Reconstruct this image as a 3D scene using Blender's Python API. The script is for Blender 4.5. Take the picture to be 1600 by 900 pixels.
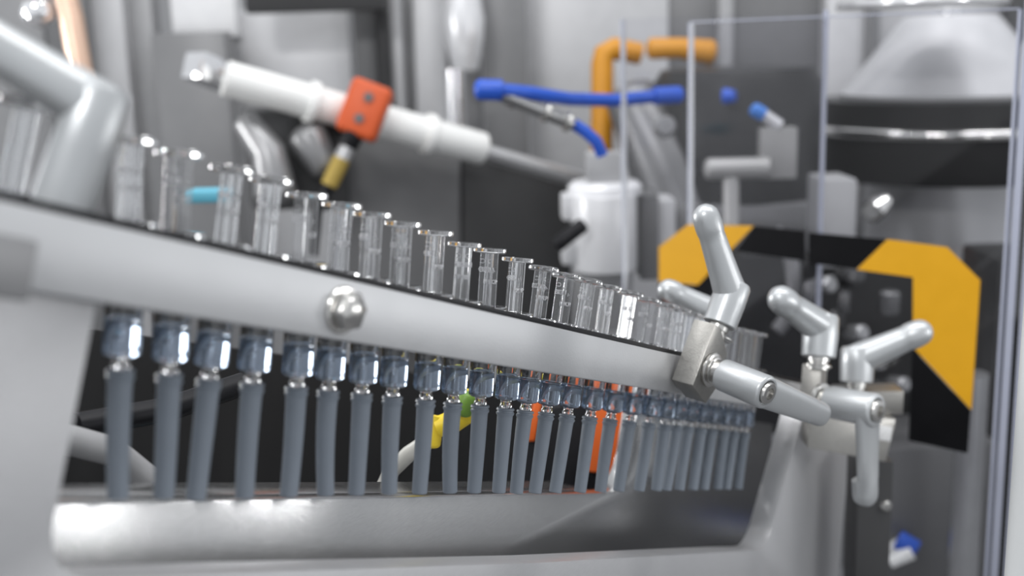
import bpy, bmesh, math, random
from mathutils import Vector, Matrix
random.seed(7)
sc = bpy.context.scene
for o in list(bpy.data.objects): bpy.data.objects.remove(o)
COL = sc.collection
S = 0.01                      # one millimetre in scene units (1 unit = 10 cm)
F = 1800.0                    # focal length in pixels of the 1600 x 900 frame
# ------------------------------------------------------------------ camera
def ncross(a, b): return Vector((a[1]*b[2]-a[2]*b[1], a[2]*b[0]-a[0]*b[2], a[0]*b[1]-a[1]*b[0]))
_Z = -Vector((250., -8550., 1800.)).normalized()          # world up in (right, up, forward)
_f = Vector((0, 0, 1)); _Y = (_f - _Z*_Z.dot(_f)).normalized(); _X = -ncross(_Y, _Z)
def c2w(a): a = Vector(a); return Vector((a.dot(_X), a.dot(_Y), a.dot(_Z)))
R, U, FW = c2w((1, 0, 0)), c2w((0, 1, 0)), c2w((0, 0, 1))
CAM = Vector((0, 0, 1200.))                                # mm
cam = bpy.data.cameras.new('camera'); camo = bpy.data.objects.new('camera', cam); COL.objects.link(camo)
m = Matrix((R, U, -FW)).transposed().to_4x4(); m.translation = CAM*S; camo.matrix_world = m
cam.sensor_width = 36; cam.lens = 36*F/1600; cam.clip_start = 0.05; cam.clip_end = 200
cam.dof.use_dof = True; cam.dof.focus_distance = 402*S; cam.dof.aperture_fstop = 0.0405/(4.9*S)
cam.dof.aperture_blades = 0
sc.camera = camo
# ------------------------------------------------------------------ light
W_ = bpy.data.worlds.new('world'); sc.world = W_; W_.use_nodes = True
bg = W_.node_tree.nodes['Background']; bg.inputs[0].default_value = (0.93, 0.96, 1.0, 1); bg.inputs[1].default_value = 0.77
def area(name, loc, target, sx, sy, power, col=(1, 1, 1)):
    l = bpy.data.lights.new(name, 'AREA'); l.shape = 'RECTANGLE'; l.size = sx; l.size_y = sy; l.energy = power; l.color = col
    o = bpy.data.objects.new(name, l); COL.objects.link(o); o.location = loc
    o.rotation_euler = (Vector(target)-Vector(loc)).to_track_quat('-Z', 'Y').to_euler(); return o
area('overhead_fill', (1.5, 2.5, 26), (2, 5, 10), 9, 1.2, 700)  # unseen overhead lights, added to brighten the scene and the glass
area('overhead_fill', (-4, 8, 27), (0, 8, 10), 1.0, 10, 700)
area('overhead_fill', (9, 4, 25), (3, 6, 10), 1.0, 8, 500)
area('overhead_fill', (-4.5, -4.5, 20), (.6, 3.5, 11.5), 4, 1.0, 500)  # added front fill, above and behind the camera
for lx, ly, lz in ((.3, 5.6, 18.5), (-3.4, 4.6, 16.0)):
    area('glint_light', (lx, ly, lz), (.8, 3.8, 11.8), .16, .12, 34)  # tiny bright lights added above the row for sparkle
for a_, b_, c_, p_ in ((6, .1, 2, 30), (5.6, 0, 4.4, 30)):      # unseen lights added on the right for glints in the glass
    area('right_glint_light', tuple(CAM*S + R*a_ + U*b_ + FW*c_), (.3, 3.5, 11.8), .22, 1.0, p_)
for a_, b_, c_ in ((-5.5, 1.2, 8.1), (-7.2, 1.7, 8.0)):
    area('left_glint_light', tuple(CAM*S + R*a_ + U*b_ + FW*c_), (.3, 3.5, 11.8), .85, 1.6, 110)  # out of view at left rear, added to make the syringes sparkle
sc.view_settings.view_transform = 'Standard'; sc.view_settings.look = 'None'
sc.view_settings.exposure = 0.0; sc.view_settings.gamma = 1; sc.view_settings.use_curve_mapping = False

# ------------------------------------------------------------------ coordinate helpers (mm)
def P(px, py, d): return CAM + d*(FW + R*((px-800)/F) - U*((py-450)/F))
u = c2w(((1900-800)/F, -(748-450)/F, 1)).normalized()      # along the rail, downhill and away
v = (Vector((0, 0, 1)) - u*u.z).normalized()               # across the rail, upwards
w = c2w(ncross(Vector((u.dot(R), u.dot(U), u.dot(FW))), Vector((v.dot(R), v.dot(U), v.dot(FW)))))   # away from the camera
O = P(665, 465, 312)
def Q(s, t, ww=0): return O + u*s + v*t + w*ww
def onplane(px, py, ww):
    r = P(px, py, 1)-CAM; k = (O+w*ww-CAM).dot(w)/r.dot(w); p = CAM+r*k-O
    return p.dot(u), p.dot(v)
RH = Vector((R.x, R.y, 0)).normalized(); FH = Vector((FW.x, FW.y, 0)).normalized(); ZZ = Vector((0, 0, 1))

# ------------------------------------------------------------------ materials
MATS = {}
def mat(name, col, rough=0.5, metal=0.0, noise=0.0, nscale=4.0, bump=0.0, bscale=40., stretch=None, trans=0.0, ior=1.45, emit=0, spec=0.5, coat=0):
    if name in MATS: return MATS[name]
    m = bpy.data.materials.new(name); m.use_nodes = True; nt = m.node_tree; b = nt.nodes['Principled BSDF']
    b.inputs['Base Color'].default_value = (*col, 1); b.inputs['Roughness'].default_value = rough; b.inputs['Metallic'].default_value = metal
    b.inputs['Transmission Weight'].default_value = trans; b.inputs['IOR'].default_value = ior
    b.inputs['Specular IOR Level'].default_value = spec; b.inputs['Coat Weight'].default_value = coat
    if emit: b.inputs['Emission Color'].default_value = (*col, 1); b.inputs['Emission Strength'].default_value = emit
    if noise or bump:
        tc = nt.nodes.new('ShaderNodeTexCoord'); mp = nt.nodes.new('ShaderNodeMapping')
        if stretch: mp.inputs['Scale'].default_value = stretch
        nt.links.new(tc.outputs['Object'], mp.inputs['Vector'])
        if noise:
            n = nt.nodes.new('ShaderNodeTexNoise'); n.inputs['Scale'].default_value = nscale; n.inputs['Detail'].default_value = 6
            nt.links.new(mp.outputs[0], n.inputs['Vector'])
            mx = nt.nodes.new('ShaderNodeMix'); mx.data_type = 'RGBA'
            mx.inputs[6].default_value = tuple(max(0, c*(1-noise)) for c in col)+(1,); mx.inputs[7].default_value = tuple(min(1, c*(1+noise)) for c in col)+(1,)
            nt.links.new(n.outputs['Fac'], mx.inputs[0]); nt.links.new(mx.outputs[2], b.inputs['Base Color'])
            mr = nt.nodes.new('ShaderNodeMapRange'); mr.inputs[3].default_value = max(0, rough-.06); mr.inputs[4].default_value = min(1, rough+.06)
            nt.links.new(n.outputs['Fac'], mr.inputs[0]); nt.links.new(mr.outputs[0], b.inputs['Roughness'])
        if bump:
            n2 = nt.nodes.new('ShaderNodeTexNoise'); n2.inputs['Scale'].default_value = bscale; n2.inputs['Detail'].default_value = 3
            nt.links.new(mp.outputs[0], n2.inputs['Vector'])
            bp = nt.nodes.new('ShaderNodeBump'); bp.inputs['Strength'].default_value = bump; bp.inputs['Distance'].default_value = 0.002
            nt.links.new(n2.outputs['Fac'], bp.inputs['Height']); nt.links.new(bp.outputs[0], b.inputs['Normal'])
    MATS[name] = m; return m
ALU = mat('bead_blasted_aluminium', (0.56, 0.565, 0.575), 0.5, 0.65, 0.05, 9, 0.25, 120)
PLATE = mat('brushed_steel_plate', (0.5, 0.5, 0.51), 0.38, 0.45, 0.08, 30, 0.3, 90, (1, 1, 6))
REAR = mat('polished_steel_plate', (0.5, 0.5, 0.5), 0.2, 0.95, 0.08, 30, 0.15, 90, (1, 1, 6))
STEEL = mat('stainless_steel', (0.6, 0.59, 0.57), 0.24, 1.0, 0.05, 20)
BLAST = mat('ground_steel', (0.36, 0.35, 0.33), 0.38, 0.9, 0.15, 60, 0.4, 150)
SILVER = mat('silver_enamel', (0.5, 0.515, 0.525), 0.34, 0.5, 0.03, 12, 0.15, 160, spec=.6)
BLACK = mat('black_plastic', (0.012, 0.012, 0.014), 0.4, 0, 0.2, 20, spec=.25)
RUBBER = mat('grey_rubber', (0.22, 0.25, 0.29), 0.42, 0, 0.06, 20, spec=.4)
GLASS = mat('clear_glass', (0.985, 0.99, 1.0), 0.0, 0, trans=1, ior=1.5)
PLASTIC = mat('clear_plastic', (0.97, 0.975, 0.985), 0.04, 0, trans=.96, ior=1.5)
LIQUID = mat('clear_liquid', (0.7, 0.83, 1.0), 0.0, 0, trans=.9, ior=0.93)
EMBOSS = mat('embossed_letters', (0.8, 0.8, 0.82), 0.3)
YELLOW = mat('warning_yellow', (0.72, 0.36, 0.008), 0.45, 0, 0.06, 8)
TBLACK = mat('warning_black', (0.006, 0.006, 0.007), 0.4, 0, 0.2, 8, spec=.15)
ORANGE = mat('orange_plastic', (0.72, 0.13, 0.02), 0.4, 0, 0.05, 10)
SENSOR = mat('sensor_orange', (0.62, 0.1, 0.025), 0.45, 0, 0.05, 10)
AMBER = mat('amber_paint', (0.62, 0.27, 0.02), 0.4, 0, 0.05, 10)
BLUE = mat('blue_hose', (0.02, 0.09, 0.5), 0.35, 0, 0.05, 10)
CYAN = mat('cyan_trim', (0.12, 0.42, 0.55), 0.4, 0, 0.05, 10)
WHITEM = mat('white_shaft', (0.92, 0.92, 0.9), 0.25, 0.0, 0.03, 10, coat=.5)
YTUBE = mat('yellow_connector', (0.75, 0.55, 0.03), 0.4, 0, 0.08, 10)
GREENC = mat('green_connector', (0.15, 0.28, 0.04), 0.4, 0, 0.08, 10)
PALE = mat('pale_tube', (0.55, 0.54, 0.5), 0.4, 0, 0.05, 10)
COPPER = mat('copper_tube', (0.72, 0.5, 0.38), 0.35, 0.5, 0.05, 10)
EDGE = mat('acrylic_edge', (0.42, 0.44, 0.53), 0.25, 0, 0.05, 10)
def grey(g, rough=0.5, metal=0.0, tint=(1, 1, 1.02)):
    return mat('grey_%d_%d_%d' % (round(g*1000), round(rough*100), round(metal*100)), tuple(g*t for t in tint), rough, metal, 0.08, 6, spec=.5 if g > .1 else .15)
def acrylic():
    m = bpy.data.materials.new('clear_acrylic'); m.use_nodes = True; nt = m.node_tree
    for n in list(nt.nodes): nt.nodes.remove(n)
    o = nt.nodes.new('ShaderNodeOutputMaterial'); t = nt.nodes.new('ShaderNodeBsdfTransparent'); t.inputs[0].default_value = (0.97, 0.97, 0.98, 1)
    g = nt.nodes.new('ShaderNodeBsdfGlossy'); g.inputs['Roughness'].default_value = 0.02
    fr = nt.nodes.new('ShaderNodeFresnel'); fr.inputs[0].default_value = 1.25; mx = nt.nodes.new('ShaderNodeMixShader')
    nt.links.new(fr.outputs[0], mx.inputs[0]); nt.links.new(t.outputs[0], mx.inputs[1]); nt.links.new(g.outputs[0], mx.inputs[2]); nt.links.new(mx.outputs[0], o.inputs[0])
    return m
ACRYL = acrylic()

# ------------------------------------------------------------------ mesh builder (mm)
class MB:
    def __init__(s): s.bm = bmesh.new()
    def faces(s, pts, fs):
        vs = [s.bm.verts.new(Vector(p)) for p in pts]
        for f in fs:
            try: s.bm.faces.new([vs[i] for i in f])
            except ValueError: pass
        return s
    def box(s, c, ax, h):
        c = Vector(c); a = [Vector(x)*k for x, k in zip(ax, h)]
        pts = [c+a[0]*i+a[1]*j+a[2]*k for i in (-1, 1) for j in (-1, 1) for k in (-1, 1)]
        return s.faces(pts, [(0, 1, 3, 2), (4, 6, 7, 5), (0, 4, 5, 1), (2, 3, 7, 6), (0, 2, 6, 4), (1, 5, 7, 3)])
    def prism(s, poly, d):
        n = len(poly); d = Vector(d); pts = [Vector(p) for p in poly]+[Vector(p)+d for p in poly]
        return s.faces(pts, [tuple(range(n)), tuple(range(2*n-1, n-1, -1))]+[(i, i+n, (i+1) % n+n, (i+1) % n) for i in range(n)])
    def loft(s, rings):
        n = len(rings[0]); vs = [[s.bm.verts.new(Vector(p)) for p in r] for r in rings]
        for a, b in zip(vs, vs[1:]):
            for i in range(n): s.bm.faces.new((a[i], a[(i+1) % n], b[(i+1) % n], b[i]))
        s.bm.faces.new(vs[0][::-1]); s.bm.faces.new(vs[-1]); return s
    def tube(s, pts, rad, n=16, flat=1.0, ref=None, round_end=0, round_start=0):
        pts = [Vector(p) for p in pts]; rad = list(rad) if hasattr(rad, '__len__') else [rad]*len(pts)
        if round_end:
            d = (pts[-1]-pts[-2]).normalized(); r = rad[-1]; e = pts[-1]
            for k in (1, 2, 3, 4): a = k*math.pi/8*.99; pts.append(e+d*r*math.sin(a)*round_end); rad.append(r*math.cos(a))
        if round_start:
            d = (pts[0]-pts[1]).normalized(); r = rad[0]; e = pts[0]; ex = []; er = []
            for k in (4, 3, 2, 1): a = k*math.pi/8*.99; ex.append(e+d*r*math.sin(a)*round_start); er.append(r*math.cos(a))
            pts = ex+pts; rad = er+rad
        t0 = (pts[1]-pts[0]).normalized()
        ref = Vector(ref) if ref is not None else (Vector((0, 0, 1)) if abs(t0.z) < .9 else Vector((1, 0, 0)))
        rings = []
        for i, p in enumerate(pts):
            t = (pts[min(i+1, len(pts)-1)]-pts[max(i-1, 0)]).normalized()
            a = ref-t*ref.dot(t); a.normalize(); b = t.cross(a); ref = a
            rings.append([p+(a*math.cos(q)+b*math.sin(q)*flat)*rad[i] for q in (2*math.pi*k/n for k in range(n))])
        return s.loft(rings)
    def lathe(s, prof, n=28, c=(0, 0, 0), ax=(0, 0, 1), close=False):
        c = Vector(c); ax = Vector(ax).normalized(); a = ax.orthogonal().normalized(); b = ax.cross(a)
        rings = [[s.bm.verts.new(c+ax*z+(a*math.cos(q)+b*math.sin(q))*r) for q in (2*math.pi*k/n for k in range(n))] for r, z in prof]
        pairs = list(zip(rings, rings[1:]))+([(rings[-1], rings[0])] if close else [])
        for p, q in pairs:
            for i in range(n): s.bm.faces.new((p[i], p[(i+1) % n], q[(i+1) % n], q[i]))
        if not close: s.bm.faces.new(rings[0][::-1]); s.bm.faces.new(rings[-1])
        return s
    def mesh(s, name, material, org=(0, 0, 0), bevel=0, smooth=True, seg=2, ang=35):
        bm = s.bm; bmesh.ops.recalc_face_normals(bm, faces=bm.faces)
        if bevel:
            es = [e for e in bm.edges if len(e.link_faces) == 2 and e.calc_face_angle(0) > math.radians(ang)]
            bmesh.ops.bevel(bm, geom=es, offset=bevel, segments=seg, profile=0.5, affect='EDGES', clamp_overlap=True)
        org = Vector(org)
        for q in bm.verts: q.co = (q.co-org)*S
        me = bpy.data.meshes.new(name); bm.to_mesh(me); bm.free(); me.materials.append(material)
        if smooth:
            for p in me.polygons: p.use_smooth = True
            me.set_sharp_from_angle(angle=math.radians(40))
        return me
    def build(s, name, material, parent=None, bevel=0, smooth=True, seg=2, ang=35):
        """link as one object; under a parent whose frame is a plain translation"""
        if parent is not None: org = Vector(parent['_org'])
        else:
            co = [q.co for q in s.bm.verts]
            lo = Vector([min(c[i] for c in co) for i in range(3)]); hi = Vector([max(c[i] for c in co) for i in range(3)]); org = Vector(((lo.x+hi.x)/2, (lo.y+hi.y)/2, lo.z))
        o = bpy.data.objects.new(name, s.mesh(name, material, org, bevel, smooth, seg, ang)); COL.objects.link(o)
        if parent is not None: o.parent = parent
        else: o.location = org*S
        o['_org'] = list(org); return o
def tag(o, label=None, cat=None, group=None, kind=None):
    for k, val in (('label', label), ('category', cat), ('group', group), ('kind', kind)):
        if val: o[k] = val
    return o
def thing(name, label, cat, org, group=None, kind=None):
    o = bpy.data.objects.new(name, None); COL.objects.link(o); o.location = Vector(org)*S; o['_org'] = list(org); o.empty_display_size = .1
    return tag(o, label, cat, group, kind)
AX = (u, v, w)
def fbox(mb, s0, s1, t0, t1, w0, w1): return mb.box(Q((s0+s1)/2, (t0+t1)/2, (w0+w1)/2), AX, (abs(s1-s0)/2, abs(t1-t0)/2, abs(w1-w0)/2))
def vbox(mb, x0, y0, x1, y1, d, th, yaw=0):
    """upright box, front face at depth d seen between the given picture limits"""
    c = P((x0+x1)/2, (y0+y1)/2, d); rt = Matrix.Rotation(yaw, 3, 'Z'); a, b = rt @ RH, rt @ FH
    return mb.box(c+b*th/2, (a, b, ZZ), ((x1-x0)*d/F/2, th/2, (y1-y0)*d/F/2))
def vcyl(mb, x, y0, y1, rpx, d, n=32):
    a, b = P(x, y1, d), P(x, y0, d); h = b.z-a.z; r = rpx*d/F
    return mb.lathe([(r, 0), (r, h)], n, a, ZZ)

# ------------------------------------------------------------------ the room
mb = MB(); mb.box((300, 3000, 1200), ((1, 0, 0), (0, 1, 0), (0, 0, 1)), (4000, 20, 1800)); wb = mb.build('wall_back', grey(.42)); tag(wb, 'pale grey wall far behind the machinery', kind='structure')
mb = MB(); mb.box((300, 1000, -10), ((1, 0, 0), (0, 1, 0), (0, 0, 1)), (4000, 3000, 10)); fl = mb.build('floor', grey(.2)); tag(fl, 'dark grey workshop floor under the machine', kind='structure')

# ------------------------------------------------------------------ syringe rails and plates
ROW = 21.0
fr = thing('front_rail', 'long bead-blasted aluminium rail with hex bolt, sloping down in front of syringes', 'rail', Q(100, -15, 4))
fbox(MB(), -150, 338, -15, 0, 0, 8).build('rail_bar', ALU, fr, .5)
fbox(MB(), -150, 338, -14, 1.7, 8.2, 16.3).build('slide_liner', BLACK, fr, .3)
fbox(MB(), -150, 338, .02, 1.7, .7, 8.1).build('slide_liner', BLACK, fr, .2)
bs, bt = onplane(533, 484, 0)
b_ = MB(); b_.lathe([(6.0, 0), (6.0, .8), (5.6, 1.4), (3, 1.6)], 32, Q(bs, bt, 0), -w); bo = b_.build('bolt', STEEL, fr)
h_ = MB(); hx = [Q(bs, bt, -1.2)+(u*math.cos(a)+v*math.sin(a))*5.2 for a in (math.pi/3*k+.2 for k in range(6))]; h_.prism(hx, -w*3.2); h_.build('hex_head', STEEL, bo, .7, seg=3)
h_ = MB(); h_.lathe([(3.9, 0), (3.6, .5), (2.6, 1.1), (1.2, 1.45), (.2, 1.5)], 24, Q(bs, bt, -4.2), -w); h_.build('bolt_dome', STEEL, bo)
rr = thing('rear_rail', 'second aluminium rail behind the syringe row', 'rail', Q(100, -15, 35))
fbox(MB(), -150, 338, -15, -1, 34, 42).build('rail_bar', ALU, rr, .5)
fbox(MB(), -150, 338, -14, 1.7, 25.7, 33.8).build('slide_liner', BLACK, rr, .3)

def arc(c, r, a0, a1, n=8): return [(c[0]+r*math.cos(math.radians(a0+(a1-a0)*k/n)), c[1]+r*math.sin(math.radians(a0+(a1-a0)*k/n))) for k in range(n+1)]
def uplate(poly, w0, w1): return MB().prism([Q(s, t, w0) for s, t in poly], w*(w1-w0))
# front plate: left leg, bottom bar, right leg, one piece round the cut-out
outer = [(-260, -15.3), (-103, -15.3)]
inner = [(-104, -60)] + arc((-92, -58), 12, 180, 262, 6) + [(-48, -71.6), (92, -77.8), (270, -83.8)] + arc((310, -66), 19.5, -92, -18, 8) + [(352, -20), (354, -15.3), (452, -15.3), (470, -150), (-260, -150)]
fp = uplate(outer+inner, 3, 15).build('front_frame_plate', PLATE, None, .5)
tag(fp, 'grey brushed metal frame plate with U-shaped cut-out under the front rail', 'plate')
rin = [(-150, -62.5), (60, -62.8), (215, -63)] + arc((218, -44), 19, -85, 0, 8) + [(238, -15.5), (300, -15.5), (330, -22), (430, -24), (470, -150), (-150, -150)]
rp = thing('rear_frame_plate', 'shiny steel rear plate with cut-out behind the hanging needle caps', 'plate', Q(100, -150, 48))
uplate(rin, 44, 52).build('plate_body', REAR, rp, .6)
fbox(MB(), -150, 214, -65.5, -62.8, 52, 72).build('bent_lip', REAR, rp, .4)
# bracket on the left clamped over the rail end
bk = thing('end_bracket', 'dark grey clamp bracket over the near end of the rail, bottom left', 'bracket', Q(-140, -30, 0))
x0, _ = onplane(58, 410, -6)
fbox(MB(), x0-50, x0, -17, -6, -6, -.1).build('bracket_plate', grey(.3, .5, .4), bk, .8)

# ------------------------------------------------------------------ syringes
def syringe_meshes():
    ms = {}
    # z = 0 at the underside of the barrel flange (rests on the slide liners), axis +z up
    prof = [(3.2, 2.0), (6.6, 2.0), (6.8, 1.7), (6.8, .3), (6.6, 0), (4.4, 0), (4.08, -.5), (4.08, -26.6), (3.95, -27.2), (3.4, -27.7), (1.9, -28.1), (1.75, -29), (2.1, -29.6), (2.1, -30.2), (1.6, -30.8), (1.5, -33),
            (.05, -33), (.05, -32.9), (1.2, -32.8), (1.0, -28.6), (.05, -28.5), (.05, -19.5), (1.5, -19.5), (3.0, -19.35), (3.2, -19.0)]
    ms['barrel'] = MB().lathe(prof, 32, close=True).mesh('barrel', GLASS)
    ms['liquid'] = MB().lathe([(.3, -27.3), (2.9, -27.2), (3.4, -26.6), (3.45, -26), (3.45, -19.9), (3.2, -19.6), (.3, -19.6)], 32).mesh('liquid', LIQUID)
    ms['stopper'] = MB().lathe([(2.9, -15.6), (3.12, -15.2), (3.12, -13.5), (2.8, -13.2), (2.8, -12.4), (3.12, -12.1), (3.12, -10), (2.6, -9.7)], 24).mesh('stopper', RUBBER)
    rod = MB(); ax = (Vector((1, 0, 0)), Vector((0, 1, 0)), Vector((0, 0, 1)))
    rod.box((0, 0, 4.05), ax, (3.1, .5, 14)); rod.box((0, 0, 4.05), ax, (.5, 3.1, 14))
    bm = rod.bm
    ms['plunger_rod'] = rod.mesh('plunger_rod', PLASTIC, bevel=.15, smooth=False)
    ms['thumb_disc'] = MB().lathe([(.5, 18.0), (5.0, 18.0), (5.4, 18.3), (5.4, 19.3), (5.1, 19.6), (.5, 19.5)], 32).mesh('thumb_disc', PLASTIC)
    # soft needle cap: rings at the top, slight taper; three bend variants
    for k, bend in enumerate((0.0, 0.9, -1.0, 2.0, -0.4)):
        N = 15; pts = []; rad = []
        zs = [-30.6, -30.7, -31.3, -31.6, -31.9, -32.3, -32.8, -33.3, -33.9, -35] + [-35-(j+1)*2.45 for j in range(10)]
        rs = [2.2, 2.95, 3.15, 2.75, 2.78, 3.12, 3.05, 2.7, 2.72, 2.68] + [2.66-.035*j for j in range(10)]
        for z, r in zip(zs, rs):
            q = (-30.6-z)/28.9; pts.append((bend*q*q, .3*bend*q*(1-q), z)); rad.append(r)
        pts.append((pts[-1][0], pts[-1][1], pts[-1][2]-.25)); rad.append(rad[-1]-.35)
        ms['needle_cap%d' % k] = MB().tube(pts, rad, 24, ref=(1, 0, 0)).mesh('needle_cap', RUBBER)
    def text(body, size):
        c = bpy.data.curves.new('txt', 'FONT'); c.body = body; c.size = size; c.extrude = .0008; c.align_x = 'CENTER'; c.align_y = 'CENTER'; c.resolution_u = 2
        o = bpy.data.objects.new('txt', c); COL.objects.link(o); dg = bpy.context.evaluated_depsgraph_get()
        me = bpy.data.meshes.new_from_object(o.evaluated_get(dg)); bpy.data.objects.remove(o); me.materials.clear(); me.materials.append(EMBOSS); return me
    ms['t1'] = text('BD', 2.3*S); ms['t2'] = text('KP', 2.1*S); ms['t3'] = text('4', 2.0*S); ms['t4'] = text('C', 2.2*S)
    return ms
SM = syringe_meshes()
def ordn(n):
    return ['', 'first', 'second', 'third', 'fourth', 'fifth', 'sixth', 'seventh', 'eighth', 'ninth', 'tenth', 'eleventh', 'twelfth', 'thirteenth', 'fourteenth', 'fifteenth', 'sixteenth', 'seventeenth', 'eighteenth', 'nineteenth', 'twentieth'][n]
bar_px = [(188, 558), (262, 568), (328, 575), (395, 582), (463, 590), (510, 595), (565, 602), (613, 607), (665, 612), (708, 617), (750, 622), (790, 627), (822, 631), (855, 636), (888, 640), (923, 644), (955, 648), (985, 652), (1015, 656)]
head_px = [(205, 222), (275, 245), (362, 270), (422, 290), (478, 309), (530, 323), (580, 338), (628, 353), (672, 366), (725, 380), (760, 393), (808, 405), (850, 414), (885, 427), (920, 437), (950, 445), (985, 455), (1015, 463), (1042, 472)]
bends = [1, 0, 0, 1, 2, 3, 0, 1, 4, 3, 4, 0, 1, 0, 0, 0, 1, 0, 0]
slots = [(-128.5, 0.0, 0), (-113.5, 0.02, 0)]
for (bx_, by), (hx_, hy), bd in zip(bar_px, head_px, bends):
    s1, t1 = onplane(bx_, by, ROW); s2, t2 = onplane(hx_, hy, ROW)
    tl = math.atan2(s2-s1, t2-t1)             # lean in the plane of the row
    tl = max(-.16, min(.12, tl)); base = s1 + (0-(-26))*math.tan(tl)
    slots.append((base, tl, bd))
sl = slots[-1][0]; last = []
while sl + 14.2 < 334:
    sl += 14.2 + random.uniform(0, .9); last.append((sl, random.uniform(-.05, .04), random.choice([0, 1, 2, 4])))
slots += last
slots.sort()
for i in range(1, len(slots)):               # flanges may touch but never overlap
    if slots[i][0]-slots[i-1][0] < 13.7: slots[i] = (slots[i-1][0]+13.7, slots[i][1], slots[i][2])
slots = [q for q in slots if q[0] < 331]
NS = len(slots); CL = 190
front_n = sum(1 for q in slots if q[0] < CL)
for i, (s_, tl, bd) in enumerate(slots):
    lab = ''
    if i == 0: lab = 'blurred clear syringe nearest the camera, left of the big clamp lever'
    elif i == 1: lab = 'blurred clear syringe hidden behind the big near clamp lever'
    elif i < 20: lab = 'clear syringe with grey needle cap, %s from the left above the rail' % ordn(i+1)
    else:
        k = NS-i
        lab = 'clear syringe with grey cap, %s from the far end of the rail' % (ordn(k) if k > 1 else 'last one')
        if k == 1: lab = 'last clear syringe with grey cap at the far end of the rail'
    root = bpy.data.objects.new('syringe', None); COL.objects.link(root); root.empty_display_size = .05
    tag(root, lab, 'syringe', 'prefilled syringes hanging in the rail')
    az = v*math.cos(tl)+u*math.sin(tl); axx = u*math.cos(tl)-v*math.sin(tl); ay = az.cross(axx)
    M = Matrix((axx, ay, az)).transposed().to_4x4(); M.translation = Q(s_, 1.75, ROW)*S; root.matrix_world = M
    rot = random.uniform(0, math.pi)
    dz = random.uniform(-.4, .6)+.9
    def part(n, me, par=root, rz=0, z=0):
        o = bpy.data.objects.new(n, me); COL.objects.link(o); o.parent = par; o.rotation_euler.z = rz; o.location.z = z*S; return o
    part('barrel', SM['barrel'], rz=rot); part('liquid', SM['liquid'], z=0); part('stopper', SM['stopper'])
    rod = part('plunger_rod', SM['plunger_rod'], rz=rot, z=dz); part('thumb_disc', SM['thumb_disc'], rod)
    for tm, fx, zz, sd in (('t1', 1.9, 12.5, -1), ('t4', 1.9, 15.2, -1), ('t2', -1.9, 8.5, -1), ('t3', -1.9, 12, -1), ('t1', 1.9, 12.5, 1), ('t2', -1.9, 8.5, 1)):
        if 2 <= i < 22:
            for q in (0, 1):
                e = bpy.data.objects.new('embossed_letter', SM[tm]); COL.objects.link(e); e.parent = rod
                e.rotation_euler = (math.pi/2, 0, (math.pi if sd > 0 else 0)+q*math.pi/2)
                p_ = Matrix.Rotation(q*math.pi/2, 3, 'Z') @ Vector((fx, .52*sd, zz)); e.location = p_*S
    part('needle_cap', SM['needle_cap%d' % bd], rz=math.pi if False else random.uniform(-.3, .3))

# ------------------------------------------------------------------ clamping levers
def lever(parent, base, ax, arm, L=38., k=1.0, hub=18., name='clamping_lever', screw=True):
    """base: centre of the hub's lower rim, ax: hub axis, arm: direction of the handle"""
    ax = Vector(ax).normalized(); arm = Vector(arm).normalized(); base = Vector(base); side = ax.cross(arm).normalized()
    H = hub*k; mb = MB()
    mb.lathe([(4.8*k, .8*k), (6.3*k, 0), (6.8*k, .4*k), (7.1*k, H*.5), (6.9*k, H-1.6*k), (6.1*k, H-.3*k), (4.2*k, H)], 32, base, ax)
    e = base+ax*(H-5.5*k)
    pts = [e-arm*2*k]; rad = [6.8*k]
    for q, r in ((.08, 6.7), (.2, 6.3), (.4, 5.85), (.6, 5.45), (.68, 5.3), (.71, 5.6), (.78, 5.75), (.86, 5.55)):
        pts.append(e+arm*L*k*q); rad.append(r*k)
    mb.tube(pts, rad, 24, flat=.96, ref=arm.cross(side), round_end=1.0)
    o = mb.build(name, SILVER, parent)
    return o
def screw(parent, c, ax, k=1.0):
    ax = Vector(ax).normalized()
    mb = MB(); mb.lathe([(3.5*k, -1*k), (3.6*k, 1.4*k), (3.2*k, 2.0*k), (1.9*k, 2.1*k), (1.8*k, .6*k), (.2*k, .5*k)], 28, c, ax)
    return mb.build('socket_screw', STEEL, parent)
def collar(parent, base, ax, k=1.0, l=5.0):
    ax = Vector(ax).normalized()
    return MB().lathe([(4.2*k, -l*k), (4.2*k, -.6*l*k), (3.6*k, -.55*l*k), (3.6*k, -.4*l*k), (4.3*k, -.35*l*k), (4.3*k, .8*k)], 28, base, ax).build('collar', STEEL, parent)
def washer(parent, c, ax, r, h):
    return MB().lathe([(r-.4, 0), (r, .3), (r, h-.4), (r-.5, h), (2, h)], 32, c, Vector(ax).normalized()).build('washer', STEEL, parent)
def clamp(label, corner, b1, b3, dims, lv, k=1.0):
    pass
# near clamp in focus
b1 = c2w((.375, .927, .16)).normalized(); b3 = c2w((.74, -.19, -.64)); b3 = (b3-b1*b3.dot(b1)).normalized(); b2 = c2w((.563, -.358, .757)); b2 = (b2-b1*b2.dot(b1)-b3*b2.dot(b3)).normalized()
A = P(1049, 593, 453)                         # lower far corner of the left face
cl = thing('rail_clamp', 'steel rail clamp with one silver lever up and one pointing right, in focus', 'clamp', A)
hb = 26.0; wb_ = 16.5; tb = 10.0
def bq(a, b, c): return A+b1*a+b2*b+b3*c
bl = MB().prism([bq(0, 0, 0), bq(hb, 0, 0), bq(hb, 5, 0), bq(hb-7.0, wb_, 0), bq(5, wb_+1.5, 0), bq(-3, wb_-2, 0)], b3*tb).build('clamp_block', BLAST, cl, .35)
st = P(1124, 508, 464)
collar(cl, st, b1, 1.0, 6.5); washer(cl, st-b1*4.5+b2*4.5, b1, 5.2, 1.2)
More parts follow.
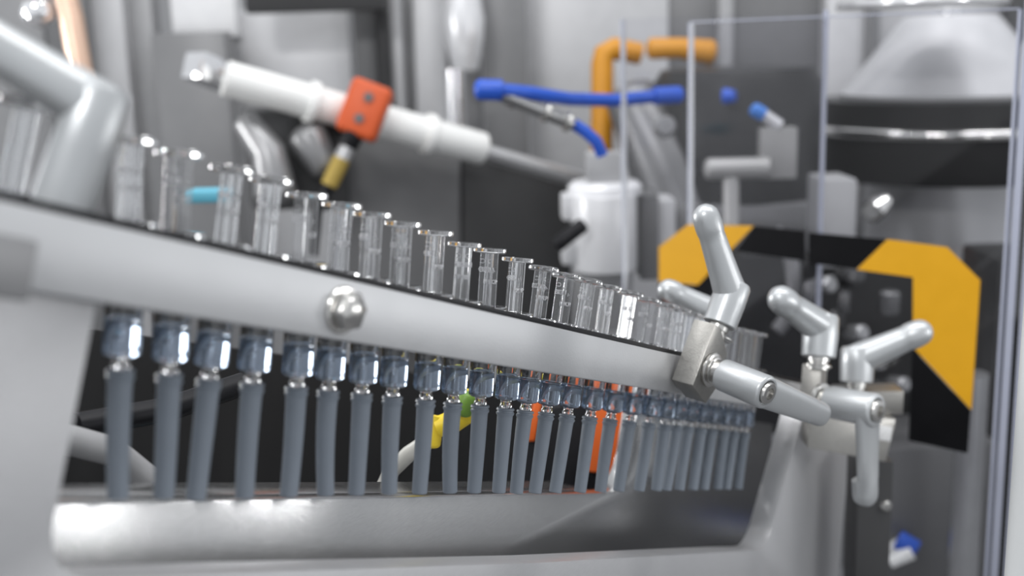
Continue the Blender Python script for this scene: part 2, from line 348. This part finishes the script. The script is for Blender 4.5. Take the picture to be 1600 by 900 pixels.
lv1 = lever(cl, st, b1, c2w((-.34, .9, -.28)), 39.5, 1.0, 19)
hc = bq(9.5, 8.2, tb); washer(cl, hc, b3, 6.9, 1.6); washer(cl, hc+b3*1.6, b3, 5.6, 1.2)
MB().lathe([(4.7, 0), (4.7, 5)], 28, hc+b3*2.5, b3).build('collar', STEEL, cl)
hend = P(1199, 614, 0+ (hc+b3*30-CAM).dot(FW))
axh = (hend-hc).normalized(); hlen = (hend-hc).length
def side_lever(parent, h0, axh, l0, l1, armdir, L, k=1.0):
    arm = Vector(armdir); arm = (arm-axh*arm.dot(axh)).normalized(); sd = axh.cross(arm)
    mb = MB(); mb.lathe([(5.4*k, 0), (6.2*k, .3*k), (6.35*k, 1*k), (6.6*k, (l1-l0)-1.2*k), (6.4*k, (l1-l0)-.4*k), (5.9*k, l1-l0), (5.0*k, l1-l0), (4.8*k, l1-l0-1.4*k), (.3*k, l1-l0-1.4*k)], 36, h0+axh*l0, axh)
    e = h0+axh*(l1-4.2*k)
    def ring(q, hw, th, off): c = e+arm*q+axh*off; return [c+sd*hw*math.copysign(abs(math.cos(a))**.75, math.cos(a))+axh*th*math.copysign(abs(math.sin(a))**.75, math.sin(a)) for a in (2*math.pi*j/24 for j in range(24))]
    rings = [ring(0, 6.5*k, 3.4*k, 0), ring(.25*L, 6.1*k, 3.0*k, 0), ring(.5*L, 5.7*k, 2.8*k, -.2*k), ring(.76*L, 5.4*k, 2.8*k, -.3*k), ring(.78*L, 5.4*k, 4.2*k, -1.6*k), ring(.93*L, 5.2*k, 4.2*k, -1.6*k)]
    for a in (.35, .7, 1.05, 1.35): rings.append(ring(.93*L+5.2*k*math.sin(a), 5.2*k*math.cos(a), 4.2*k*math.cos(a)**.5, -1.6*k))
    mb.loft(rings); lo = mb.build('clamping_lever', SILVER, parent); screw(lo, h0+axh*(l1-1.2*k), axh, k*1.2); return lo
side_lever(cl, hc, axh, 6.0, hlen, c2w((.62, -.25, .78)), 57)

# second clamp at the far end of the rail
D2 = 560.0; K2 = 1.22
c1 = c2w((.1, .985, .1)).normalized(); c3 = c2w((.88, -.2, -.46)); c3 = (c3-c1*c3.dot(c1)).normalized(); c2_ = c1.cross(c3)
if c2_.dot(FW) < 0: c2_ = -c2_
A2 = P(1248, 645, D2)
cl2 = thing('rail_clamp', 'silver clamp at the rail end with one lever hanging straight down', 'clamp', A2)
MB().prism([A2, A2+c1*24, A2+c1*24+c3*9.5, A2+c3*9.5], c2_*14).build('clamp_block', BLAST, cl2, .5)
st2 = P(1279, 558, D2+2)
washer(cl2, st2-c1*5, c1, 6.5, 1.5); collar(cl2, st2, c1, K2, 5)
lever(cl2, st2, c1, c2w((-.72, .42, -.55)), 31, K2, 17.5)
hc2 = P(1281, 625, D2-3); e2 = P(1370, 642, D2-26); ax2 = (e2-hc2).normalized(); hl2 = (e2-hc2).length
washer(cl2, hc2, ax2, 8.4, 2); MB().lathe([(5.2, 0), (5.2, 5)], 28, hc2+ax2*2, ax2).build('collar', STEEL, cl2)
side_lever(cl2, hc2, ax2, 5.0, hl2, c2w((-.02, -.95, .3)), 45, K2)
# third clamp behind
D3 = 610.0
cl3 = thing('rail_clamp', 'blurred silver clamp lever behind the rail end, handle pointing up right', 'clamp', P(1335, 640, D3))
c1b = c2w((.05, .99, .05)).normalized(); st3 = P(1338, 597, D3); collar(cl3, st3, c1b, 1.2, 7)
lever(cl3, st3, c1b, c2w((.86, .42, -.25)), 32, 1.25, 15)
vbox(MB(), 1310, 612, 1412, 650, D3-2, 16).build('clamp_block', BLAST, cl3, .6)
# fourth, on the rear rail left of the upright lever
cl4 = thing('rail_clamp', 'pale lever lying behind the syringes just left of the upright lever', 'clamp', P(1105, 520, 545))
lever(cl4, P(1108, 512, 548), c2w((.2, .97, .1)), c2w((-.86, .42, -.2)), 28, 1.0, 13); collar(cl4, P(1108, 512, 548), c2w((.2, .97, .1)), 1.0, 7)
# near clamp, strongly blurred, upper left
D5 = 222.0
cl5 = thing('rail_clamp', 'large blurred grey clamp lever close to the camera at upper left', 'clamp', P(85, 350, D5))
c15 = c2w((.32, .93, .05)).normalized(); st5 = P(92, 332, D5)
lever(cl5, st5, c15, c2w((-.8, .5, -.25)), 54, .84, 31); collar(cl5, st5, c15, 1.0, 5)
# bracket block under the second clamp and its post
bb = thing('mounting_bracket', 'dull steel bracket block with etched label under the far clamp', 'bracket', P(1330, 720, 600))
poly = [P(1266, 640, 596), P(1400, 655, 604), P(1398, 668, 604), P(1384, 722, 602), P(1262, 700, 594)]
MB().prism(poly, FH*14).build('bracket_block', BLAST, bb, .5)
lp = MB().prism([P(1366, 663, 601.5), P(1394, 667, 603), P(1391, 690, 602.5), P(1366, 686, 601)], -FH*.4).build('etched_label', mat('etched_label', (.6, .6, .6), .6, .3, .35, 90), bb, .1)
pst = thing('support_post', 'dark grey square post below the bracket block with small bolt', 'post', P(1362, 930, 640))
vbox(MB(), 1338, 715, 1392, 960, 640, 22).build('post_body', grey(.07, .4), pst, .8)
MB().lathe([(3.4, 0), (3.4, 4), (2.6, 5), (.5, 5.2)], 20, P(1379, 787, 639), -FH+RH*.3).build('bolt', STEEL, pst)

# ------------------------------------------------------------------ acrylic guard with warning tape
gdir = c2w(((-1180-800)/F, -(130-450)/F, 1)); gdir = Vector((gdir.x, gdir.y, 0)).normalized()   # away to the left
gn = Vector((gdir.y, -gdir.x, 0)); gn = gn if gn.dot(FW) < 0 else -gn                            # towards the camera
G0 = P(1270, 400, 750)
def gp(px, py, off=0):
    r = P(px, py, 1)-CAM; k = (G0+gn*off-CAM).dot(gn)/r.dot(gn); return CAM+r*k
def gpane(name, label, x0, y0, x1, y1, off, th=5, edges=(1, 1, 1), lean=0):
    a, b = gp(x0, y1, off), gp(x1, y1, off); top = gp(x0, y0, off).z
    hgt = top-a.z; zb = min(a.z, b.z); A_ = Vector((a.x, a.y, zb)); B_ = Vector((b.x, b.y, zb)); hgt = top-zb
    t = thing(name, label, 'panel', (A_+B_)/2, 'clear acrylic guard panes')
    MB().prism([A_, B_, B_+ZZ*hgt, A_+ZZ*hgt], gn*th).build('pane', ACRYL, t)
    d = (B_-A_).normalized()
    if edges[0]: MB().box(A_-d*.7+gn*th/2+ZZ*hgt/2, (d, gn, ZZ), (.6, th/2, hgt/2)).build('pane_edge', EDGE, t, .2)
    if edges[1]: MB().box(B_+d*.7+gn*th/2+ZZ*hgt/2, (d, gn, ZZ), (.6, th/2, hgt/2)).build('pane_edge', EDGE, t, .2)
    if edges[2]: MB().box((A_+B_)/2+gn*th/2+ZZ*(hgt+.5), (d, gn, ZZ), ((B_-A_).length/2, th/2, .4)).build('pane_edge', EDGE, t, .2)
    return t
gpane('guard_pane', 'rear clear acrylic pane carrying the left end of the warning tape', 985, 30, 1268, 930, -8, edges=(1, 1, 0))
gpane('guard_pane', 'front clear acrylic pane behind the upright lever with bright polished edges', 1081, 36, 1540, 930, 0, 5)
# side pane, running away from the corner
sd = Vector((gn.x, gn.y, 0)); C0 = gp(1552, 930, 2); top = gp(1081, 36, 0).z+60
sp = thing('guard_pane', 'clear acrylic side pane at the right corner of the guard', 'panel', C0, 'clear acrylic guard panes')
MB().box(C0-gn*60+ZZ*(top-C0.z)/2, (gn, gdir, ZZ), (60, 2.2, (top-C0.z)/2)).build('pane', ACRYL, sp)
MB().box(C0+gn*.7+ZZ*(top-C0.z)/2, (gn, gdir, ZZ), (.6, 2.2, (top-C0.z)/2)).build('pane_edge', EDGE, sp, .2)
C1 = gp(1570, 930, 2); MB().box(C1-gn*.7+ZZ*(top-C0.z)/2, (gdir, gn, ZZ), (1.2, 2.2, (top-C0.z)/2)).build('pane_edge', EDGE, sp, .2)
tape = thing('warning_tape', 'yellow and black hazard tape framing the opening in the acrylic guard', 'tape', gp(1270, 640, 6))
def strip(poly, material, off=5.3): MB().prism([gp(x, y, off) for x, y in poly], gn*.5).build('tape_strip', material, tape)
strip([(1075, 351), (1178, 353), (1112, 422), (1092, 445), (1030, 440), (1030, 386)], YELLOW)
strip([(1030, 441), (1090, 446), (1112, 424), (1112, 480), (1030, 480)], TBLACK)
strip([(1179, 353), (1258, 361), (1258, 408), (1150, 392)], TBLACK)
strip([(1264, 363), (1386, 374), (1338, 420), (1264, 411)], TBLACK)
strip([(1387, 374), (1480, 386), (1532, 438), (1518, 640), (1427, 542), (1427, 433), (1339, 421)], YELLOW)
strip([(1426, 544), (1517, 641), (1512, 708), (1420, 688)], TBLACK)

# ------------------------------------------------------------------ machinery behind
H1 = 440.0
gh = thing('guide_housing', 'long dark grey guide housing behind the syringes with sloping upper edge', 'housing', P(720, 480, 1050))
MB().prism([P(540, 196, 1055), P(721, 250, 1095), P(721, 520, 1095), P(540, 520, 1055)], FH*60).build('housing_body', grey(.13, .5), gh, 3)
MB().prism([P(722.5, 244, 1090), P(893, 292, 1130), P(893, 520, 1130), P(722.5, 520, 1090)], FH*60).build('motor_cover', grey(.045, .5), gh, 4)
MB().tube([P(762, 238, 1098), P(912, 281, 1135)], 7, 16, flat=.7).build('guide_strip', grey(.5, .3, .6), gh)
ft = P(630, 500, 1130); MB().box(Vector((ft.x, ft.y, ft.z/2)), (RH, FH, ZZ), (40, 25, ft.z/2)).build('housing_leg', grey(.1, .5), gh, 2)
# dark lower panel seen between the caps
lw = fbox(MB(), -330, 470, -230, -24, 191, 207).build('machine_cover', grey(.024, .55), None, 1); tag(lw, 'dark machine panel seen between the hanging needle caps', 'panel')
# white linear shaft
ws = thing('linear_shaft', 'bright white linear shaft sloping behind the syringes past the orange sensor', 'shaft', P(570, 180, 640))
pa, pb = P(352, 122, 960), P(752, 232, 1060)
MB().tube([pa, pb], 15, 24, round_end=.4).build('shaft', WHITEM, ws)
for q in (.3, .55, .76): MB().tube([pa.lerp(pb, q), pa.lerp(pb, q+.03)], 18.5, 24).build('shaft_collar', WHITEM, ws, .6)
cn = MB().box(P(328, 112, 990), (u, v, w), (20, 12, 13)); tag(cn.build('shaft_end_block', grey(.8, .12, .9), None, 3), 'blurred pale block at the upper left end of the white shaft', 'block')
# orange sensor
dx = c2w((.87, -.45, 0)).normalized(); dy = c2w((.42, .9, 0)).normalized(); dz_ = FW
sn = thing('sensor', 'orange box-shaped sensor with black connector and yellow ringed cable', 'sensor', P(570, 215, 986))
sb = MB().box(P(570, 172, 986), (c2w((.93, -.36, 0)), c2w((.36, .93, 0)), FW), (18.1, 24, 10.6)).build('sensor_body', SENSOR, sn, 5, seg=3)
for (x, y) in ((576, 152), (561, 185)): MB().lathe([(4.2, 0), (4.2, 1.2), (2, 1.4)], 16, P(x, y, 975), -FW).build('screw', grey(.12), sb)
MB().tube([P(556, 200, 986), P(543, 230, 986)], [10.4, 8.4], 16).build('connector', BLACK, sn, .4)
MB().tube([P(543, 230, 986), P(534, 248, 986)], [6.9, 7.3], 16).build('connector_nut', grey(.5, .3, .5), sn)
MB().tube([P(534, 248, 986), P(514, 290, 986)], [7.6, 7.2], 16).build('cable_ring', mat('ochre_ring', (.38, .27, .06), .5), sn)
MB().tube([P(514, 290, 986), P(495, 330, 988), P(488, 400, 990)], 5, 12).build('cable', BLACK, sn)
# gripper-like dark lumps under the shaft
gb = thing('bearing_carriage', 'blurred dark bearing carriage hanging under the white shaft', 'carriage', P(455, 300, 1080))
vbox(MB(), 392, 170, 470, 330, 1010, 45, .3).build('carriage_body', grey(.1, .4, .2), gb, 4, seg=3)
vbox(MB(), 455, 178, 545, 330, 1020, 45, .3).build('carriage_body', grey(.07, .4, .2), gb, 4, seg=3)
MB().tube([P(385, 192, 990), P(420, 238, 990), P(430, 300, 990)], [12, 15, 18], 20, round_end=.6, round_start=.6).build('carriage_arm', grey(.3, .3, .5), gb)
MB().tube([P(480, 215, 1000), P(505, 260, 1000)], [18, 13], 20, round_end=.6, round_start=.6).build('carriage_arm', grey(.25, .3, .5), gb)
# pneumatic cylinder and hoses
pc = thing('air_cylinder', 'small steel air cylinder with blue hoses at both ends', 'cylinder', P(840, 180, 820))
MB().tube([P(782, 146, 810), P(800, 154, 811), P(802, 155, 811), P(888, 190, 822), P(900, 196, 824)], [5.5, 6, 5, 5.4, 4], 20).build('cylinder_barrel', grey(.34, .3, .8), pc)
for q in ((800, 153), (850, 174), (884, 189)): MB().tube([P(q[0], q[1], 816), P(q[0]+8, q[1]+3.5, 817)], 7.0, 20).build('cylinder_ring', STEEL, pc, .5)
MB().tube([P(895, 193, 823), P(915, 206, 824), P(932, 221, 826), P(941, 242, 830)], 4.3, 12).build('hose', BLUE, pc)
MB().tube([P(750, 140, 806), P(785, 141, 806)], [7.4, 7.4], 16, round_start=.6).build('hose_fitting', BLUE, pc)
MB().tube([P(775, 140, 806), P(830, 146, 812), P(890, 155, 850), P(960, 157, 885), P(1030, 150, 890), P(1062, 148, 895)], 5.0, 12).build('hose', BLUE, pc)
MB().tube([P(1022, 150, 889), P(1060, 148, 894)], 6.8, 16, round_end=.6).build('hose_fitting', BLUE, pc)
# amber pipe frame
ap = MB().tube([P(940, 240, 1100), P(941, 160, 1100), P(941, 100, 1100), P(944, 84, 1100), P(958, 76, 1100), P(1000, 84, 1105)], 10.6, 16); tag(ap.build('amber_pipe', AMBER), 'bent amber pipe rising behind the blue hose', 'pipe')
ap = MB().tube([P(1018, 76, 1075), P(1060, 75, 1075), P(1110, 82, 1075)], [10, 9.5, 12], 16, round_end=.5, round_start=.5); tag(ap.build('amber_bar', AMBER), 'short amber bar beside the top of the acrylic pane', 'bar')
# cylinder stack in front of the guard
cs = thing('filter_unit', 'pale grey cylindrical unit with square cap left of the acrylic guard', 'unit', P(945, 430, 930))
vcyl(MB(), 945, 300, 420, 50, 930).build('unit_body', grey(.7, .32, .1), cs, 1.5)
MB().lathe([(30, 0), (30, 6), (26, 10), (7, 11)], 32, P(945, 302, 930), ZZ).build('unit_collar', grey(.8, .3, .1), cs)
vbox(MB(), 918, 240, 976, 290, 910, 29).build('unit_cap', grey(.42, .4, .1), cs, 1.5)
vbox(MB(), 878, 305, 905, 345, 915, 24).build('side_lug', grey(.6, .4), cs, 2)
vbox(MB(), 878, 378, 905, 415, 915, 24).build('side_lug', grey(.6, .4), cs, 2)
MB().tube([P(872, 382, 890), P(910, 352, 890)], 6, 16, round_end=.5, round_start=.5).build('clip', BLACK, cs)
vbox(MB(), 1000, 305, 1030, 440, 945, 40).build('unit_side', grey(.16, .4, .3), cs, 2)
vbox(MB(), 1022, 312, 1056, 440, 960, 40).build('unit_side', grey(.58, .4, .1), cs, 2)
vbox(MB(), 905, 415, 990, 520, 935, 50).build('unit_foot', grey(.32, .4, .3), cs, 2)
# dark machine body right of it
dm = thing('drive_unit', 'large dark drive unit behind the acrylic pane', 'machine', P(1130, 320, 1000))
MB().lathe([(76, 0), (78, 4), (78, 105), (70, 118), (30, 120)], 40, P(1150, 305, 1090), ZZ).build('drive_body', grey(.045, .35), dm)
MB().tube([P(985, 150, 1060), P(1040, 260, 1060), P(1075, 360, 1060)], [24, 34, 36], 24, round_start=.5).build('drive_arm', grey(.22, .35, .5), dm)
vbox(MB(), 1065, 320, 1270, 420, 1020, 80).build('drive_base', grey(.17, .5), dm, 3)
MB().lathe([(9, 0), (9, 10), (7, 13), (1, 13)], 24, P(1038, 200, 960), -FW).build('drive_knob', grey(.35, .3, .5), dm)
MB().tube([P(1132, 150, 985), P(1148, 150, 980)], [7, 5], 16).build('hose_fitting', BLUE, dm)
# T-bracket with blue fitting
tb_ = thing('sensor_bracket', 'pale grey bracket with blue fitting behind the acrylic pane', 'bracket', P(1200, 290, 900))
vbox(MB(), 1190, 200, 1246, 280, 900, 14).build('bracket_plate', grey(.3, .45, .2, (1, .99, .96)), tb_, 1)
MB().tube([P(1108, 264, 903), P(1200, 262, 903)], 8.5, 20, round_start=.5).build('bracket_rod', grey(.36, .4, .3, (1, .99, .96)), tb_)
MB().tube([P(1142, 270, 905), P(1142, 360, 905)], 6.5, 16).build('bracket_stem', grey(.36, .4, .3, (1, .99, .96)), tb_)
MB().tube([P(1192, 178, 900), P(1218, 198, 900)], [4.5, 5.5], 16).build('fitting_neck', grey(.55, .35, .3), tb_)
MB().tube([P(1179, 171, 899), P(1193, 179, 900)], [5.5, 5.5], 16, round_start=.6).build('blue_fitting', mat('blue_fitting', (.05, .2, .6), .4), tb_)
# rotary feeder bowl: cone, dark rim, chrome ring
TD = 1150.0; tc_ = P(1478, 196, TD); kx = TD/F
tt = thing('rotary_feeder', 'large rotary feeder with pale cone, black drum and chrome ring', 'machine', tc_-ZZ*60)
def tl_(prof, name, material, n=64): MB().lathe([(r*kx, z*kx) for r, z in prof], n, tc_, ZZ).build(name, material, tt)
tl_([(60, 168), (66, 168), (74, 160), (152, 62), (162, 52), (160, 46), (100, 44)], 'cone', grey(.66, .38, .25))
tl_([(200, 8), (196, 44), (120, 47), (60, 47)], 'drum_top', grey(.03, .35))
tl_([(200, -8), (204, -7), (207, -4), (208, 0), (207, 4), (204, 7), (200, 8.5), (150, 8)], 'chrome_ring', mat('chrome', (.85, .84, .82), .12, 1, .02))
tl_([(150, -78), (196, -74), (200, -60), (200, -8), (150, -7)], 'drum_body', grey(.025, .4))
tl_([(118, -230), (118, -80), (60, -79)], 'pedestal', grey(.5, .35, .4))
tl_([(16, 168), (16, 240), (5, 240)], 'spindle', grey(.7, .2, .7), 24)
rimz = P(1440, 6, 1000); MB().lathe([(70, -4), (72, 0), (70, 4), (20, 5)], 40, rimz, ZZ).build('top_dish', grey(.8, .15, .6), tt)
# box stand left of the pedestal
bs_ = MB(); vbox(bs_, 1285, 280, 1338, 420, 930, 50); tag(bs_.build('stand_box', grey(.36, .45), None, 2), 'mid grey box stand below the black drum', 'box')
ck = thing('chrome_knob', 'shiny blurred knob under the black drum', 'knob', P(1368, 330, 960))
MB().tube([P(1360, 334, 960), P(1372, 322, 955), P(1385, 312, 955)], [9, 10, 6], 20, round_end=.6, round_start=.6).build('knob', mat('chrome', (.85, .84, .82), .12, 1, .02), ck)
# dark machinery seen through the opening
op = thing('transfer_unit', 'dark transfer mechanism seen through the taped opening', 'machine', P(1270, 640, 860))
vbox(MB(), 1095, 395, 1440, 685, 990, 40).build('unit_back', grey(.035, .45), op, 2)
ring_pts = [P(1195+math.cos(a)*45, 440+math.sin(a)*85, 900) for a in (math.radians(q) for q in range(-70, 80, 15))]
MB().tube(ring_pts, 6, 14).build('bent_tube', grey(.16, .4), op)
for n_, (x, y, r, g) in enumerate(((1290, 445, 14, .3), (1318, 470, 10, .12), (1340, 520, 13, .35), (1390, 470, 16, .2), (1300, 500, 16, .06), (1372, 555, 12, .4), (1405, 600, 12, .3), (1265, 455, 10, .18), (1330, 430, 18, .1), (1360, 610, 20, .1))):
    MB().lathe([(r*.45, -10), (r*.5, -8), (r*.5, 6), (r*.35, 8), (.5, 8)], 20, P(x, y, 880), (ZZ if n_ % 2 else -FW+RH*.4)).build('fitting', grey(g, .25, .6), op)
# right side: lower machine block, columns, white post
lb = MB(); vbox(lb, 1375, 690, 1560, 960, 900, 80, .1); tag(lb.build('machine_plinth', grey(.12, .4, .2), None, 3), 'dark grey machine base behind the lower acrylic guard', 'base')
rc = MB(); vcyl(rc, 1500, 560, 960, 22, 860); tag(rc.build('steel_column', grey(.45, .25, .7)), 'pale steel column behind the lower right acrylic pane', 'column')
bf = thing('tube_fitting', 'blurred blue and white push fitting at the lower right', 'fitting', P(1415, 860, 820))
MB().tube([P(1385, 862, 905), P(1412, 850, 888)], [5, 6], 16).build('fitting_stem', WHITEM, bf); MB().tube([P(1390, 878, 884), P(1425, 862, 880)], [5, 6], 16).build('fitting_stem', WHITEM, bf)
MB().tube([P(1402, 842, 887), P(1432, 860, 882)], 7.5, 16).build('fitting_collar', BLUE, bf, .8)
dk = MB(); vbox(dk, 1545, 400, 1625, 960, 980, 80); tag(dk.build('dark_cabinet', grey(.05, .45), None, 3), 'dark cabinet at the right edge behind the white post', 'cabinet')
fx = thing('valve_stack', 'blurred pale valve fittings on the dark cabinet at the right edge', 'valve', P(1560, 520, 930))
for (x, y, r) in ((1556, 462, 12), (1568, 500, 9), (1560, 545, 8)): MB().lathe([(r*.5, -8), (r*.52, 6), (r*.3, 8), (.5, 8)], 20, P(x, y, 975), ZZ).build('valve_knob', grey(.42, .3, .5), fx)
MB().tube([P(1560, 580, 976), P(1558, 450, 976)], 3.5, 12).build('valve_stem', grey(.3, .3, .5), fx)
wp = MB(); wp.tube([P(1597, 980, 395), P(1640, 380, 395), P(1667, 0, 395)], 6.8, 24); tag(wp.build('white_post', mat('white_enamel', (.6, .61, .61), .4, 0, .03)), 'blurred white post along the right edge of the picture', 'post')

# cables between the caps
cc = thing('cable_connector', 'yellow and green hose connector with pale tube between needle caps', 'connector', P(690, 720, 455))
ya = 440
MB().tube([P(600, 760, ya+12), P(612, 735, ya+10), P(640, 708, ya+6), P(668, 690, ya)], 3.2, 14).build('pale_tube', PALE, cc)
MB().tube([P(677, 694, ya), P(679, 668, ya), P(682, 650, ya)], [2.8, 3.2, 3.0], 14, round_start=.6).build('yellow_sleeve', YTUBE, cc)
MB().tube([P(682, 668, ya), P(705, 660, ya), P(730, 640, ya), P(732, 622, ya)], [4, 4.5, 5.5, 6], 14, round_end=.6).build('yellow_body', YTUBE, cc)
MB().tube([P(722, 640, ya-6), P(732, 622, ya-6)], 4.2, 14, round_end=.6, round_start=.6).build('green_ring', GREENC, cc)
# orange and black handle between caps
oh = thing('orange_plug', 'black and orange moulded plug seen between the needle caps', 'plug', P(910, 770, 560))
fo = 588.
def oq(x, y, d=fo): return P(x, y, d)
MB().prism([oq(826, 640), oq(985, 600), oq(1002, 700), oq(995, 742), oq(965, 775), oq(815, 775), oq(812, 740)], FH*26).build('plug_body', BLACK, oh, 3, seg=3)
MB().prism([oq(920, 590, fo-5), oq(1002, 585, fo-5), oq(1003, 700, fo-5), oq(1000, 728, fo-5), oq(975, 745, fo-5), oq(918, 738, fo-5)], FH*4.8).build('orange_shell', ORANGE, oh, 1.5)
MB().prism([oq(836, 615, fo-5), oq(850, 612, fo-5), oq(836, 690, fo-5), oq(822, 690, fo-5)], FH*4.8).build('orange_shell', ORANGE, oh, 1)
# pale hoses at lower left
gt = MB().tube([P(30, 680, 322), P(110, 688, 330), P(175, 705, 340), P(230, 750, 350), P(280, 800, 352)], 4.4, 16); tag(gt.build('grey_hose', grey(.3, .5)), 'thick pale hose crossing behind the leftmost needle caps', 'hose')
kb = MB().tube([P(120, 665, 350), P(260, 640, 370), P(380, 600, 390)], 4, 14); tag(kb.build('black_hose', BLACK), 'black hose behind the leftmost needle caps', 'hose')

# background cabinets and columns
def panel(name, x0, y0, x1, y1, d, g, label, cat='panel', rough=.4, metal=.3, th=30, yaw=0, group=None):
    mb = MB(); vbox(mb, x0, y0, x1, y1, d, th, yaw); return tag(mb.build(name, grey(g, rough, metal), None, 2), label, cat, group)
panel('cabinet_panel', -120, -120, 95, 700, 1300, .34, 'grey cabinet panel at the far upper left', group='background cabinet panels')
panel('cabinet_panel', 98, -120, 160, 700, 1260, .2, 'narrow darker cabinet panel left of the pale vertical bands', group='background cabinet panels')
panel('cabinet_panel', 163, -120, 218, 700, 1280, .5, 'narrow pale cabinet panel above the leftmost plunger heads', group='background cabinet panels')
panel('cabinet_panel', 221, -120, 262, 700, 1300, .34, 'slim grey cabinet panel beside the bright window', group='background cabinet panels')
bpn = panel('cabinet_panel', 265, 58, 377, 700, 1280, .25, 'blue grey cabinet panel with bright white upper part, behind the shaft end', group='background cabinet panels')
vbox(MB(), 265, -60, 366, 57, 1268, 30).build('white_panel', grey(.95, .4, 0), bpn, 2)
panel('cabinet_panel', 380, 20, 560, 560, 1330, .6, 'wide pale cabinet panel behind the white shaft', group='background cabinet panels')
panel('dark_beam', 381, -40, 600, 17, 1195, .06, 'dark beam along the top edge above the pale panel', 'beam', metal=0)
panel('cabinet_panel', 563, -60, 598, 560, 1300, .14, 'dark grey slanted panel above the orange sensor', group='background cabinet panels')
panel('cabinet_panel', 599, -60, 617, 560, 1280, .05, 'thin black vertical strip right of the orange sensor', group='background cabinet panels')
panel('cabinet_panel', 619, -60, 638, 560, 1300, .5, 'slim pale strip right of the black strip', group='background cabinet panels')
panel('cabinet_panel', 640, -60, 654, 560, 1320, .24, 'thin mid grey strip between two pale strips', group='background cabinet panels')
panel('cabinet_panel', 655, -60, 704, 560, 1300, .52, 'pale strip left of the polished column', group='background cabinet panels')
cc2 = thing('polished_column', 'bright polished vertical column in the middle background', 'column', P(727, 560, 1290))
vcyl(MB(), 727, 105, 560, 15, 1250).build('column_tube', grey(.75, .15, .8), cc2)
MB().lathe([(14, 0), (21, 32), (23, 54), (19, 80), (10, 150)], 32, P(727, 110, 1250), ZZ).build('column_bulb', grey(.85, .25, .4), cc2)
panel('cabinet_panel', 704, -60, 757, 560, 1340, .3, 'grey panel directly behind the polished column', group='background cabinet panels')
panel('cabinet_panel', 759, -60, 828, 560, 1320, .22, 'mid grey panel right of the polished column', group='background cabinet panels')
panel('cabinet_panel', 830, -60, 1045, 560, 1400, .55, 'wide pale panel behind the amber pipe', group='background cabinet panels')
panel('cabinet_panel', 1042, -60, 1290, 180, 1380, .22, 'wide mid grey panel above the dark drive unit', group='background cabinet panels')
panel('cabinet_panel', 1124, -60, 1146, 170, 1350, .42, 'slim pale upright in front of the mid grey panel', group='background cabinet panels')
panel('cabinet_panel', 1288, -60, 1350, 420, 1370, .62, 'pale upright left of the feeder cone', group='background cabinet panels')
panel('cabinet_panel', 1350, -60, 1365, 420, 1360, .2, 'thin dark strip left of the feeder cone', group='background cabinet panels')
panel('cabinet_panel', 1366, -60, 1560, 600, 1450, .5, 'pale panel behind the feeder cone', group='background cabinet panels')
panel('cabinet_panel', 1562, -80, 1720, 700, 1420, .1, 'dark panel at the upper right corner', group='background cabinet panels')
cp = MB().tube([P(88, -60, 900), P(112, 30, 900), P(128, 125, 900), P(140, 240, 900)], 9.5, 16); tag(cp.build('copper_tube', COPPER), 'blurred copper coloured tube at upper left', 'tube')
gl = MB().lathe([(3, -12), (12, -6), (14, 0), (11, 8), (3, 12)], 24, P(60, 20, 900), ZZ); tag(gl.build('lamp_knob', grey(.9, .1, .8)), 'bright blurred knob at the upper left corner', 'knob')
ct = MB(); vbox(ct, 288, 298, 352, 318, 700, 20); tag(ct.build('cyan_bar', CYAN, None, 2), 'cyan strip between two plunger rods on the left', 'strip')
ct = MB().tube([P(190, 772, 372), P(245, 766, 378), P(300, 772, 384)], 1.2, 10); tag(ct.build('cyan_tube', CYAN), 'thin cyan tube peeking over the rear plate at lower left', 'tube')

for o in bpy.data.objects:
    if '_org' in o.keys(): del o['_org']
